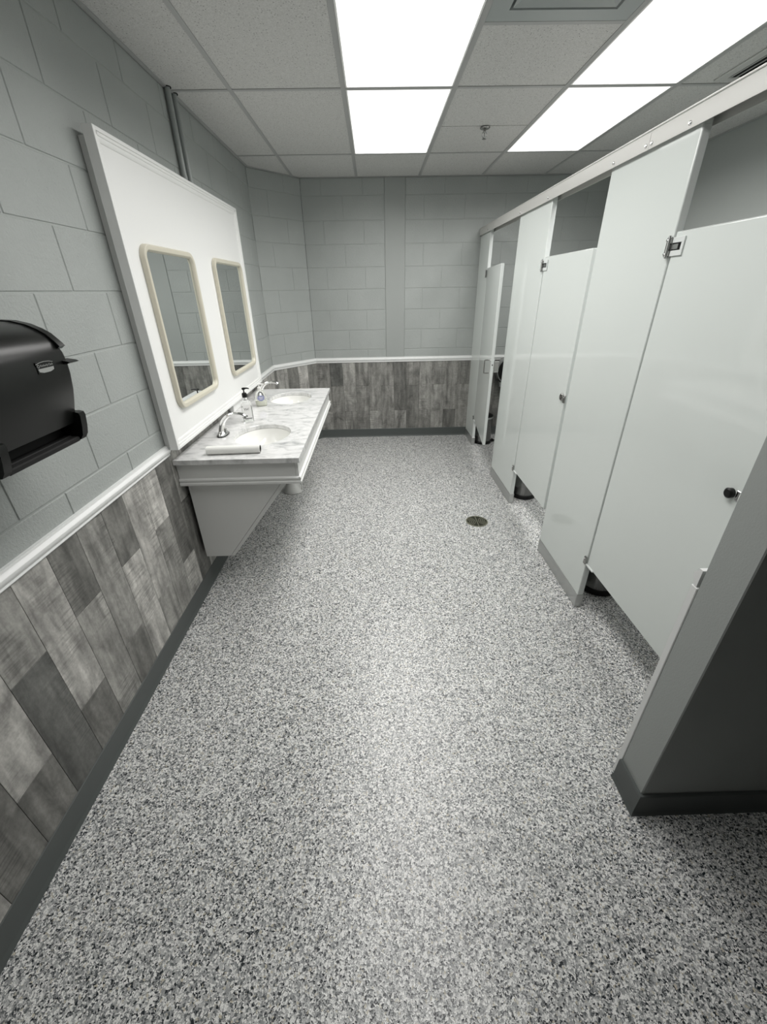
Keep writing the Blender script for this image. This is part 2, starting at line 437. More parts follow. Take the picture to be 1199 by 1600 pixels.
LT = {-2: ('L', 'D'), -1: ('M', 'K'), 0: ('L', 'D'), 1: ('D', 'M'), 2: ('M', 'D'), 3: ('D', 'L'), 4: ('L', 'M'), 5: ('L', 'M'), 6: ('D', 'L'), 7: ('M', 'D')}
planks(wall_left, Vector((XL, YF, 0)), Vector((0, 1, 0)), n_left, CA.y-YF, 0.968-YF, 0.1495, LT)
planks(wall_corner, CA, dc, n_cor, (CB-CA).length, 0.03, 0.145, {-1: ('D', 'D'), 0: ('M', 'M'), 1: ('D', 'D'), 2: ('L', 'M'), 3: ('D', 'M')})
BT = {-2: ('N', 'M'), -1: ('K', 'N'), 0: ('M', 'N'), 1: ('N', 'N'), 2: ('N', 'M'), 3: ('N', 'N'), 4: ('D', 'M'), 5: ('N', 'D'), 6: ('M', 'N'), 7: ('N', 'M'), 8: ('N', 'D'), 9: ('D', 'N'), 10: ('N', 'D'), 11: ('D', 'N'), 12: ('D', 'D'), 13: ('N', 'D')}
planks(wall_back, CB, Vector((1, 0, 0)), n_back, XR-CB.x, -0.384-CB.x, 0.1508, BT)
# stall side of the stub wall
wall_entry = bpy.data.objects['wall_entry']
planks(wall_entry, Vector((WX+0.012, WY1+0.010, 0)), Vector((1, 0, 0)), Vector((0, 1, 0)), XR-WX-0.012, 0.1, 0.15)

# ---- chair rail, baseboards, edge trims
RAIL = [(0.0, 0.892), (0.012, 0.892), (0.016, 0.897), (0.014, 0.904), (0.019, 0.910), (0.024, 0.918), (0.024, 0.927), (0.019, 0.934), (0.014, 0.938), (0.013, 0.946), (0.0, 0.946)]
BASE = [(0.0, 0.0), (0.020, 0.0), (0.019, 0.003), (0.013, 0.012), (0.0115, 0.02), (0.0115, 0.099), (0.009, 0.102), (0.0, 0.102)]
def sweep(name, prof, a, b, normal, mat, label, ma=None, mb=None, cat='trim'):
    """profile (out, z) between two points; ma/mb: offset directions at the ends for mitres"""
    ma = ma or normal; mb = mb or normal
    bm = bmesh.new()
    v0 = [bm.verts.new((a.x+ma.x*o, a.y+ma.y*o, z)) for o, z in prof]; v1 = [bm.verts.new((b.x+mb.x*o, b.y+mb.y*o, z)) for o, z in prof]
    n = len(prof)
    for i in range(n): bm.faces.new((v0[i], v0[(i+1) % n], v1[(i+1) % n], v1[i]))
    bm.faces.new(v0[::-1]); bm.faces.new(v1); bmesh.ops.recalc_face_normals(bm, faces=bm.faces[:])
    return obj(name, bm, mat, label=label, cat=cat, kind='structure')
def mitre(n1, n2):
    m = (n1+n2); return m/ (m.dot(n1))
mA, mB = mitre(n_left, n_cor), mitre(n_cor, n_back)
V = Vector
sweep('trim_1', RAIL, V((XL, YF, 0)), V((XL, 2.024, 0)), n_left, 'trim', 'white chair rail along the near left wall')
sweep('trim_2', RAIL, V((XL, 3.759, 0)), CA, n_left, 'trim', 'short white chair rail beyond the mirror board', mb=mA)
sweep('trim_3', RAIL, CA, CB, n_cor, 'trim', 'white chair rail on the angled corner wall', ma=mA, mb=mB)
sweep('trim_4', RAIL, CB, V((XR, YB, 0)), n_back, 'trim', 'white chair rail across the far wall', ma=mB)
sweep('trim_5', RAIL, V((WX, WY1+0.007, 0)), V((XR, WY1+0.007, 0)), V((0, 1, 0)), 'trim', 'white chair rail end on the stub wall')
bxo('trim_6', (WX-0.001, WY1+0.0005, 0.002), (WX+0.012, WY1+0.024, 0.891), 'trim', bev=0.002, label='narrow pale edge strip down the corner of the stub wall', cat='trim', kind='structure')
sweep('baseboard_left', BASE, V((XL, YF, 0)), CA, n_left, 'base', 'dark grey rubber baseboard along the left wall', mb=mA, cat='baseboard')
sweep('baseboard_corner', BASE, CA, CB, n_cor, 'base', 'dark grey rubber baseboard on the angled corner', ma=mA, mb=mB, cat='baseboard')
sweep('baseboard_back', BASE, CB, V((XR, YB, 0)), n_back, 'base', 'dark grey rubber baseboard along the far wall', ma=mB, cat='baseboard')
me1 = mitre(V((-1, 0, 0)), V((0, -1, 0)))
sweep('baseboard_entry_end', BASE, V((WX, WY1+0.0, 0)), V((WX, WY0, 0)), V((-1, 0, 0)), 'base', 'dark baseboard on the end of the stub wall', mb=me1, cat='baseboard')
sweep('baseboard_entry_front', BASE, V((WX, WY0, 0)), V((XR, WY0, 0)), V((0, -1, 0)), 'base', 'dark baseboard on the shaded face of the stub wall', ma=me1, cat='baseboard')

# ---- suspended ceiling
ceiling = bxo('ceiling', (XL-0.1, YF-0.1, ZC+0.12), (XR+0.1, YB+0.1, ZC+0.2), 'grout_dark', label='suspended ceiling of pin-holed tiles in a metal grid', cat='ceiling', kind='structure')
GXS = [XL, GX-T, GX, GX+T, GX+2*T, GX+3*T, GX+4*T, XR]
ROW4 = [YF, GY-6*T, GY-4*T, GY-2*T, GY, GY+2*T, YB]
def clip_corner(pts):
    out = []
    def side(p): return (V((p[0], p[1], 0))-CA).dot(n_cor)
    for i in range(len(pts)):
        a, b = pts[i], pts[(i+1) % len(pts)]; sa, sb = side(a), side(b)
        if sa >= 0: out.append(a)
        if sa*sb < 0:
            t = sa/(sa-sb); out.append((a[0]+(b[0]-a[0])*t, a[1]+(b[1]-a[1])*t))
    return out
LIGHT_COL = {2: 'a', 4: 'b'}
def add_tile(x0, x1, y0, y1):
    e = 0.004
    pts = clip_corner([(x0+e, y0+e), (x1-e, y0+e), (x1-e, y1-e), (x0+e, y1-e)])
    if len(pts) < 3: return
    bm = bmesh.new(); prism(bm, pts, 'z', ZC+0.0035, ZC+0.02)
    obj('ceiling_tile', bm, 'tile', ceiling, smooth=False)
def tee(x0, y0, x1, y1, w=0.024):
    if x0 == x1: lo, hi = (x0-w/2, y0, ZC), (x0+w/2, y1, ZC+0.003)
    else: lo, hi = (x0, y0-w/2, ZC), (x1, y0+w/2, ZC+0.003)
    bxo('tee', lo, hi, 'tee', ceiling, 0.0006)
for i in range(7):
    x0, x1 = GXS[i], GXS[i+1]
    rows = ROW4
    if i == 3: rows = [YF, GY-6*T, GY-4*T, GY-2*T, GY-T, GY, GY+T, GY+2*T, YB]
    for y0, y1 in zip(rows, rows[1:]):
        if i in LIGHT_COL and y0 > GY-(4 if i == 2 else 2)*T-0.01 and y1 < GY+2*T+0.01: continue        # light fittings
        if i == 3 and abs(y0-(GY-2*T)) < 0.01: continue                             # diffuser
        add_tile(x0, x1, y0, y1)
    for y in rows[1:-1]:
        if i == 3 and abs(y-(GY+T)) < 0.01: continue
        tee(x0+0.012, y, x1-0.012, y)
for x in GXS[1:-1]:
    ye = YB
    if x < CB.x: ye = CA.y + (x-CA.x)*(dc.y/dc.x)
    tee(x, YF, x, ye-0.001)
# wall angles
def wang(a, b, n):
    bm = bmesh.new()
    q = [a, b, b+n*0.022, a+n*0.022]
    prism(bm, [(p.x, p.y) for p in q], 'z', ZC-0.001, ZC+0.0025)
    obj('wall_angle', bm, 'tee', ceiling, smooth=False)
wang(V((XL, YF, 0)), CA, n_left); wang(CA, CB, n_cor); wang(CB, V((XR, YB, 0)), n_back); wang(V((XR, YF, 0)), V((XR, YB, 0)), V((-1, 0, 0)))

# ================================================================== CEILING FITTINGS
def light(x0, y0, label, watts=None):
    x1, y1 = x0+T, y0+2*T
    t = thing('ceiling_light', label, 'light', ((x0+x1)/2, (y0+y1)/2, ZC), group='flat ceiling light panels')
    hx, hy = T/2-0.0135, T-0.0135
    bm = bmesh.new(); w = 0.008
    for lo, hi in (((-hx, -hy), (-hx+w, hy)), ((hx-w, -hy), (hx, hy)), ((-hx+w, -hy), (hx-w, -hy+w)), ((-hx+w, hy-w), (hx-w, hy))):
        box(bm, (*lo, 0.0015), (*hi, 0.03))
    obj('frame', bm, 'white', t, smooth=False)
    bxo('lens', (-hx+w, -hy+w, 0.006), (hx-w, hy-w, 0.010), 'lens', t)
    ld = bpy.data.lights.new('panel_light', 'AREA'); ld.shape = 'RECTANGLE'; ld.size = 2*(hx-w)-0.004; ld.size_y = 2*(hy-w)-0.004
    ld.energy = watts or LAMP_W; ld.color = (1.0, 0.985, 0.965); ld.spread = math.radians(LAMP_SPREAD)
    lo = bpy.data.objects.new('panel_light', ld); COL.objects.link(lo); lo.parent = t; lo.location = (0, 0, 0.005)
light(GX, GY-4*T, 'added unseen fill light panel above the aisle, overhead of the viewer', LAMP_FILL)  # unseen panel added to brighten the near floor and wall
light(GX, GY-2*T, 'large lit ceiling panel above the aisle, nearer of the two')
light(GX, GY, 'lit ceiling panel above the aisle, next to the far wall')
light(GX+2*T, GY-2*T, 'lit ceiling panel above the stalls, nearer of the two')
light(GX+2*T, GY, 'lit ceiling panel above the stalls, next to the far wall')

# square stepped air diffuser
t = thing('air_diffuser', 'square grey stepped air diffuser between the two rows of ceiling lights', 'vent', (GX+1.5*T, GY-1.5*T, ZC))
def ring(bm, a, b, za, zb, th=0.002):
    """sloped square ring from half size a (height za) to half size b (height zb)"""
    va = [bm.verts.new((sx*a, sy*a, za)) for sx, sy in ((-1, -1), (1, -1), (1, 1), (-1, 1))]
    vb = [bm.verts.new((sx*b, sy*b, zb)) for sx, sy in ((-1, -1), (1, -1), (1, 1), (-1, 1))]
    va2 = [bm.verts.new(v.co+V((0, 0, th))) for v in va]; vb2 = [bm.verts.new(v.co+V((0, 0, th))) for v in vb]
    for i in range(4):
        j = (i+1) % 4
        bm.faces.new((va[i], va[j], vb[j], vb[i])); bm.faces.new((va2[i], vb2[i], vb2[j], va2[j]))
        bm.faces.new((va[i], va2[i], va2[j], va[j])); bm.faces.new((vb[i], vb[j], vb2[j], vb2[i]))
    bmesh.ops.recalc_face_normals(bm, faces=bm.faces[:])
bm = bmesh.new(); ring(bm, 0.292, 0.215, 0.001, 0.001); ring(bm, 0.2148, 0.20, 0.001, 0.045)
obj('outer_flange', bm, 'vent', t, smooth=False)
for k, a in enumerate((0.203, 0.155, 0.107)):
    bm = bmesh.new(); ring(bm, a, a-0.052, 0.002, 0.022); obj('cone', bm, 'vent', t, smooth=False)
bxo('core', (-0.05, -0.05, 0.004), (0.05, 0.05, 0.008), 'vent', t, 0.001)
bxo('duct_back', (-0.28, -0.28, 0.05), (0.28, 0.28, 0.056), 'duct', t)

# linear return grille over the nearest stall
t = thing('return_grille', 'white louvred air grille in the ceiling above the nearest stall', 'vent', (2.03, 2.81, ZC))
hx, hy = 0.175, 0.19
bm = bmesh.new()
for lo, hi in (((-hx, -hy), (-hx+0.045, hy)), ((hx-0.045, -hy), (hx, hy)), ((-hx+0.045, -hy), (hx-0.045, -hy+0.045)), ((-hx+0.045, hy-0.045), (hx-0.045, hy))):
    box(bm, (*lo, -0.006), (*hi, 0.003), 0.0025)
obj('frame', bm, 'grille', t, ang=20)
bxo('duct_back', (-hx+0.04, -hy+0.04, 0.0), (hx-0.04, hy-0.04, 0.0025), 'black_matte', t)
for k in range(9):
    x = -hx+0.058+k*0.029
    bm = bmesh.new(); prism(bm, [(x-0.010, -0.0055), (x-0.008, -0.006), (x+0.007, -0.0015), (x+0.005, -0.001)], 'y', -hy+0.045, hy-0.045)
    obj('louvre', bm, 'grille', t, smooth=False)

# sprinkler head
t = thing('sprinkler_head', 'small metal fire sprinkler hanging from the ceiling between the lights', 'sprinkler', (0.784, 3.672, ZC))
obj('escutcheon', lathe(bmesh.new(), [(0.012, 0.004), (0.030, 0.001), (0.034, -0.004), (0.030, -0.008), (0.012, -0.010)]), 'dark_chrome', t)
obj('body', lathe(bmesh.new(), [(0.009, -0.008), (0.009, -0.024), (0.006, -0.028)], 16), 'dark_chrome', t)
bm = bmesh.new()
for s in (-1, 1): tube(bm, smoothpath([(s*0.009, 0, -0.024), (s*0.016, 0, -0.036), (s*0.011, 0, -0.05), (s*0.003, 0, -0.056)], 4), 0.0028, 8)
obj('frame_arms', bm, 'chrome', t)
obj('glass_bulb', lathe(bmesh.new(), [(0.001, -0.027), (0.003, -0.032), (0.003, -0.046), (0.001, -0.052)], 10), 'dark_chrome', t)
obj('deflector', lathe(bmesh.new(), [(0.004, -0.055), (0.014, -0.060), (0.014, -0.062), (0.003, -0.063)], 20), 'dark_chrome', t)

# two conduits on the left wall
for y, r, lab in ((2.998, 0.0150, 'grey painted pipe running up to the ceiling above the mirrors, nearer of two'), (3.085, 0.0140, 'grey painted pipe running up to the ceiling above the mirrors, farther of two')):
    t = thing('pipe', lab, 'pipe', (XL+0.0185, y, 2.1525), group='pipes above the mirror board')
    obj('tube', tube(bmesh.new(), [(0, 0, 0), (0, 0, ZC-2.1525+0.05)], r, 20), 'pipe', t)
    obj('ceiling_hole', lathe(bmesh.new(), [(r+0.006, ZC-2.1525-0.0016), (r+0.006, ZC-2.1525+0.003), (r-0.002, ZC-2.1525+0.003), (r-0.002, ZC-2.1525-0.0016)], 20, cap=False), 'black_matte', t)
    for zz in (0.05,):
        bm = bmesh.new(); box(bm, (-0.0185, -r-0.014, zz), (-0.0155, r+0.014, zz+0.016)); 
        lathe(bm, [(r+0.002, zz), (r+0.002, zz+0.016)], 16); obj('strap', bm, 'pipe', t)

# ================================================================== TOILET STALLS
PT = 0.032
def pilaster(y0, y1, label):
    t = thing('stall_pilaster', label, 'partition', (XP, (y0+y1)/2, 0), group='stall pilasters')
    h = (y1-y0)/2
    bxo('panel', (0.0, -h, 0.03), (PT, h, 2.118), 'stall', t, 0.004, 2)
    bm = bmesh.new()
    box(bm, (-0.004, -h-0.002, 0), (PT+0.004, h+0.002, 0.088), 0.003)
    obj('shoe', bm, 'shoe', t)
    bxo('edge_moulding', (0.003, -h-0.0008, 0.09), (PT-0.003, -h+0.003, 2.1), 'stall_edge', t, 0.0005)
    return t
pilaster(4.63, YB-0.004, 'pale enamelled stall pilaster fixed against the far wall')
pilaster(3.11, 3.74, 'pale enamelled stall pilaster between the ajar door and the middle door')
pilaster(1.80, 2.40, 'pale enamelled stall pilaster between the middle door and the nearest door')
pilaster(WY1+0.03, 1.09, 'pale stall pilaster hidden behind the stub wall')

def hinge(t, y, z, pocket=True, s=-1):
    """y: pilaster edge; the door lies towards s*y"""
    b = bxo('hinge_bracket', (-0.013, y-0.004, z-0.032), (-0.0006, y+0.017, z+0.032), 'dark_chrome', t, 0.003)
    obj('hinge_pin', tube(bmesh.new(), [(-0.010, y+0.003, z-0.036), (-0.010, y+0.003, z+0.036)], 0.006, 12), 'chrome', b)
    for zz in (-0.022, 0.022):
        obj('screw', tube(bmesh.new(), [(-0.015, y+0.012, z+zz), (-0.012, y+0.012, z+zz)], 0.0042, 10), 'chrome', b)
    if pocket:
        bm = bmesh.new(); yo, yi = y-0.072, y-0.006
        for lo, hi in (((yo, z+0.012), (yi, z+0.030)), ((yo, z-0.030), (yi, z-0.012)), ((yo, z-0.012), (yo+0.014, z+0.012))):
            box(bm, (-0.0035, lo[0], lo[1]), (0.001, hi[0], hi[1]), 0.001)
        p = obj('hinge_plate', bm, 'stall_edge', t)
        bxo('hinge_slot', (-0.0008, yo+0.014, z-0.012), (0.0006, yi, z+0.012), 'black', p)
        bxo('hinge_tongue', (-0.0028, yo+0.030, z-0.008), (-0.0010, yi+0.004, z+0.008), 'shoe', p)
def low_hinge(t, y, z):
    b = bxo('lower_hinge', (-0.012, y-0.003, z-0.004), (-0.0006, y+0.017, z+0.042), 'dark_chrome', t, 0.003)
    bxo('hinge_tongue', (-0.004, y-0.075, z-0.006), (0.026, y-0.002, z+0.004), 'stall_edge', b, 0.002)
    obj('screw', tube(bmesh.new(), [(-0.014, y+0.011, z+0.028), (-0.011, y+0.011, z+0.028)], 0.004, 10), 'chrome', b)

# doors: origin on the hinge line at the front face, door runs towards -y
def door(label, y, width, rot, extra, x=XP):
    t = thing('stall_door', label, 'door', (x, y, 0), rot, group='stall doors')
    p = bxo('panel', (0.002, -width, 0.302), (0.028, -0.008, 1.798), 'stall', t, 0.0035, 2)
    bxo('top_edge', (0.003, -width+0.002, 1.7975), (0.027, -0.010, 1.7992), 'stall_edge', p)
    bxo('strike_edge', (0.004, -width-0.0008, 0.306), (0.026, -width+0.001, 1.795), 'stall_edge', p)
    extra(t, width)
    return t
def latch_knob(t, y, z):
    """round turn knob on the door and keeper on the neighbour's edge"""
    k = obj('latch_knob', tube(bmesh.new(), [(-0.001, y+0.030, z), (-0.006, y+0.030, z), (-0.010, y+0.030, z)], [0.022, 0.022, 0.018], 20), 'dark_chrome', t)
    bxo('indicator', (-0.0115, y+0.022, z-0.003), (-0.0098, y+0.038, z+0.003), 'chrome', k)
    b = bxo('keeper', (-0.012, y-0.024, z-0.026), (-0.0006, y-0.009, z+0.020), 'dark_chrome', t, 0.003)
    obj('screw', tube(bmesh.new(), [(-0.014, y-0.016, z+0.006), (-0.011, y-0.016, z+0.006)], 0.0045, 10), 'chrome', b)
    bxo('latch_bar', (-0.008, y-0.012, z-0.012), (-0.002, y+0.012, z+0.014), 'shoe', t, 0.001)
def ex2(t, w): hinge(t, 0.0, 1.752); low_hinge(t, 0.0, 0.305); latch_knob(t, -w, 1.046)
def ex3(t, w):
    hinge(t, 0.0, 1.752); low_hinge(t, 0.0, 0.305)
    k = obj('bumper', tube(bmesh.new(), [(0.002, -w+0.035, 1.045), (-0.010, -w+0.035, 1.045), (-0.014, -w+0.035, 1.045)], [0.016, 0.017, 0.012], 20), 'black', t)
    bxo('latch_plate', (-0.001, -w+0.002, 1.03), (0.0025, -w+0.016, 1.062), 'chrome', t, 0.001)
def ex1(t, w):
    hinge(t, 0.0, 1.752, False); low_hinge(t, 0.0, 0.305)
    y = -w+0.075
    bm = bmesh.new()
    tube(bm, smoothpath([(0.002, y, 0.955), (-0.035, y, 0.955), (-0.042, y, 0.965), (-0.042, y, 1.055), (-0.035, y, 1.065), (0.002, y, 1.065)], 5), 0.005, 10)
    obj('pull_handle', bm, 'dark_chrome', t)
    bm = bmesh.new(); box(bm, (0.026, -w+0.004, 1.00), (0.036, -w+0.05, 1.075), 0.003); box(bm, (0.03, -w+0.012, 0.97), (0.075, -w+0.022, 1.065), 0.004)
    obj('inside_latch', bm, 'chrome', t)
    obj('edge_bolt', tube(bmesh.new(), [(0.015, -w+0.002, 1.035), (0.015, -w-0.003, 1.035)], 0.006, 12), 'dark_chrome', t)
door('pale enamelled stall door standing ajar beside the far wall', 4.622, 0.88, -math.atan2(0.105, 0.88), ex1, XP-0.004)
door('closed pale enamelled stall door in the middle', 3.108, 0.668, 0.0, ex2)
door('closed pale enamelled stall door nearest the camera', 1.798, 0.685, 0.0, ex3)
# dividers between the stalls
for y, lab in ((3.42, 'pale divider panel behind the pilaster of the farthest stall'), (2.125, 'pale divider panel behind the pilaster of the middle stall')):
    t = thing('stall_divider', lab, 'partition', (XP+PT+0.012, y, 0), group='stall dividers')
    bxo('panel', (0, -0.0125, 0.302), (XR-XP-PT-0.016, 0.0125, 1.798), 'stall', t, 0.003)
    for zz in (0.45, 1.05, 1.65): bxo('bracket', (-0.0112, -0.02, zz-0.03), (0.03, -0.0125, zz+0.03), 'chrome', t, 0.002)

# head rail in two lengths
RP = [(-0.016, 2.100), (-0.0165, 2.150), (-0.012, 2.166), (0.046, 2.166), (0.050, 2.160), (0.050, 2.100), (0.0475, 2.100), (0.0475, 2.158), (-0.0125, 2.158), (-0.0135, 2.100)]
def headrail(y0, y1, screws, label):
    t = thing('head_rail', label, 'rail', (XP, (y0+y1)/2, 2.1), group='head rail lengths')
    c = (y0+y1)/2
    bm = bmesh.new(); prism(bm, [(x, z-2.1) for x, z in RP], 'y', y0-c, y1-c); obj('channel', bm, 'rail', t)
    bxo('top_lip', (-0.0185, y0-c, 0.058), (-0.0155, y1-c, 0.064), 'rail', t, 0.001)
    for ys in screws:
        obj('screw', tube(bmesh.new(), [(-0.0155, ys-c, 0.016), (-0.019, ys-c, 0.016), (-0.0215, ys-c, 0.016)], [0.0075, 0.0065, 0.003], 14), 'chrome', t)
headrail(WY1+0.003, 2.089, (1.85, 2.072, 1.0), 'pale metal head rail length over the nearest stall')
headrail(2.091, YB-0.003, (2.110, 2.36, 3.15, 3.70, 4.68), 'long pale metal head rail running to the far wall')

# waste bins in the stalls
def bin_(x, y, label, rot):
    t = thing('waste_bin', label, 'bin', (x, y, 0), rot, group='steel pedal bins in the stalls')
    obj('base_ring', lathe(bmesh.new(), [(0.098, 0), (0.104, 0.004), (0.104, 0.032), (0.099, 0.038)], 36), 'black', t)
    obj('body', lathe(bmesh.new(), [(0.097, 0.036), (0.097, 0.30)], 40), 'steel', t)
    obj('rim', lathe(bmesh.new(), [(0.099, 0.298), (0.103, 0.303), (0.103, 0.314), (0.099, 0.318)], 36), 'shoe', t)
    obj('lid', lathe(bmesh.new(), [(0.099, 0.318), (0.097, 0.333), (0.07, 0.347), (0.02, 0.352)], 36), 'black', t)
    bm = bmesh.new(); box(bm, (0.095, -0.022, 0.006), (0.15, 0.022, 0.018), 0.004); p = obj('pedal', bm, 'black', t)
    obj('pedal_pad', tube(bmesh.new(), [(0.135, -0.026, 0.02), (0.135, 0.026, 0.02)], 0.011, 10), 'black', p)
bin_(1.262, 4.715, 'steel pedal bin behind the ajar far stall door', 0.15)
bin_(1.288, 3.262, 'steel pedal bin showing under the middle stall door', 0.3)
bin_(1.333, 1.98, 'steel pedal bin showing under the nearest stall door', 0.3)

# jumbo toilet-roll dispenser on the far wall of the far stall
t = thing('toilet_roll_dispenser', 'round black jumbo toilet roll dispenser on the wall inside the far stall', 'dispenser', (1.555, YB-0.012, 0.785))
def disc(bm, prof, n=40):
    rings = []
    for r, y in prof: rings.append([bm.verts.new((r*math.cos(2*math.pi*i/n), y, r*math.sin(2*math.pi*i/n))) for i in range(n)])
    for a, b in zip(rings, rings[1:]):
        for i in range(n): bm.faces.new((a[i], a[(i+1) % n], b[(i+1) % n], b[i]))
    bm.faces.new(rings[0][::-1]); bm.faces.new(rings[-1]); bmesh.ops.recalc_face_normals(bm, faces=bm.faces[:]); return bm
obj('housing', disc(bmesh.new(), [(0.148, 0), (0.150, -0.01), (0.150, -0.095), (0.146, -0.112)]), 'roll_gray', t)
obj('cover', disc(bmesh.new(), [(0.138, -0.108), (0.138, -0.114), (0.130, -0.118)]), 'black', t)
bxo('outlet', (-0.10, -0.10, -0.185), (0.02, -0.02, -0.125), 'roll_gray', t, 0.01, 2)

# ================================================================== VANITY
ZT = 0.86; CY0, CY1, CX1 = 2.035, 3.79, -0.413
SK = [(-0.703, 2.465), (-0.703, 3.435)]; EA, EB = 0.168, 0.212
def slab(bm, x0, x1, y0, y1, z0, z1, c, a, b):
    angs = sorted([2*math.pi*i/56 for i in range(56)] + [math.atan2(yy-c[1], xx-c[0]) % (2*math.pi) for xx in (x0, x1) for yy in (y0, y1)])
    ins, outs = [], []
    for t_ in angs:
        ins.append((c[0]+a*math.cos(t_), c[1]+b*math.sin(t_)))
        dx, dy = math.cos(t_), math.sin(t_)
        k = min([(x1-c[0])/dx if dx > 1e-9 else 1e9, (x0-c[0])/dx if dx < -1e-9 else 1e9, (y1-c[1])/dy if dy > 1e-9 else 1e9, (y0-c[1])/dy if dy < -1e-9 else 1e9])
        outs.append((c[0]+dx*k, c[1]+dy*k))
    n = len(angs); e = 0.0025
    it = [bm.verts.new((c[0]+(p[0]-c[0])*1.012, c[1]+(p[1]-c[1])*1.012, z1)) for p in ins]; im = [bm.verts.new((*p, z1-e)) for p in ins]; ib = [bm.verts.new((*p, z0)) for p in ins]
    ot = [bm.verts.new((*p, z1)) for p in outs]; ob = [bm.verts.new((*p, z0)) for p in outs]
    for i in range(n):
        j = (i+1) % n
        bm.faces.new((it[i], it[j], ot[j], ot[i])); bm.faces.new((ib[i], ob[i], ob[j], ib[j]))
        bm.faces.new((it[i], im[i], im[j], it[j])); bm.faces.new((im[i], ib[i], ib[j], im[j]))
        bm.faces.new((ot[i], ot[j], ob[j], ob[i]))
top = thing('countertop', 'white and grey veined marble counter holding two oval sinks', 'counter', (XL, CY0, ZT-0.028))
bm = bmesh.new(); ym = 2.95
o_ = V((XL, CY0, ZT-0.028))
for c, ya, yb in ((SK[0], CY0, ym), (SK[1], ym, CY1)): slab(bm, XL+0.0095, CX1, ya, yb, ZT-0.026, ZT, c, EA, EB)
bmesh.ops.remove_doubles(bm, verts=bm.verts[:], dist=1e-5)
dead = [f for f in bm.faces if all(abs(v.co.y-ym) < 1e-5 for v in f.verts)]
bmesh.ops.delete(bm, geom=dead, context='FACES')
bmesh.ops.recalc_face_normals(bm, faces=bm.faces[:])
for v in bm.verts: v.co -= o_
obj('slab', bm, 'marble', top)
# sinks
for c, lab in ((SK[0], 'white oval undermount sink basin nearer the camera'), (SK[1], 'white oval undermount sink basin at the far end of the counter')):
    t = thing('sink', lab, 'sink', (c[0], c[1], ZT-0.20), group='undermount sinks')
    z = 0.20-0.0265
    prof = [(1.10, z), (1.05, z), (1.0, z-0.002), (0.97, z-0.03), (0.88, z-0.075), (0.70, z-0.112), (0.42, z-0.132), (0.12, z-0.138)]
    outer = [(0.12, z-0.148), (0.44, z-0.142), (0.74, z-0.122), (0.92, z-0.083), (1.01, z-0.03), (1.10, z-0.008)]
    bm = bmesh.new(); lathe(bm, [(r*EA, zz) for r, zz in prof+outer+[(1.10, z)]], 56, sy=EB/EA, cap=False); obj('bowl', bm, 'porcelain', t)
    obj('drain', lathe(bmesh.new(), [(0.022, z-0.139), (0.022, z-0.134), (0.014, z-0.133), (0.004, z-0.136)], 24), 'chrome', t)
# apron and sloping enclosure
van = thing('vanity_support', 'white painted apron and sloping enclosure carrying the marble counter', 'cabinet', (XL, CY0, 0))
AX, AY, AY1 = CX1-0.014-XL, 0.022, CY1-0.012-CY0
zb, zt = 0.708, ZT-0.0275
bxo('front_apron', (AX-0.018, AY+0.002, zb+0.004), (AX, AY1, zt), 'white_wood', van, 0.001)
bxo('end_apron', (0.011, AY, zb+0.004), (AX-0.019, AY+0.018, zt), 'white_wood', van, 0.001)
bxo('far_end_apron', (0.011, AY1-0.018, zb+0.004), (AX-0.019, AY1, zt), 'white_wood', van, 0.001)
MP = [(0, zb), (0.009, zb), (0.012, zb+0.004), (0.012, zb+0.014), (0.006, zb+0.018), (0.006, zb+0.022), (0.010, zb+0.026), (0.010, zb+0.034), (0.004, zb+0.040), (0, zb+0.041)]
bm = bmesh.new(); prism(bm, [(AX+o, z) for o, z in MP], 'y', AY-0.010, AY1+0.010); obj('front_moulding', bm, 'white_wood', van)
bm = bmesh.new(); prism(bm, [(AY-o, z) for o, z in MP], 'x', 0.011, AX+0.009); obj('end_moulding', bm, 'white_wood', van)
EP = [(0.034, 0.715), (0.034, 0.222), (0.178, 0.222), (0.560, 0.715)]
bm = bmesh.new(); prism(bm, EP, 'y', AY+0.028, AY+0.046); obj('end_panel', bm, 'white_wood', van, smooth=False)
bm = bmesh.new(); prism(bm, EP, 'y', AY1-0.05, AY1-0.032); obj('far_end_panel', bm, 'white_wood', van, smooth=False)
SLP = [(0.180, 0.222), (0.203, 0.222), (0.592, 0.715), (0.562, 0.715)]
bm = bmesh.new(); prism(bm, SLP, 'y', AY+0.032, AY1-0.032); obj('sloping_panel', bm, 'white_wood', van, smooth=False)
bxo('bottom_panel', (0.036, AY+0.048, 0.222), (0.178, AY1-0.052, 0.236), 'white_wood', van)

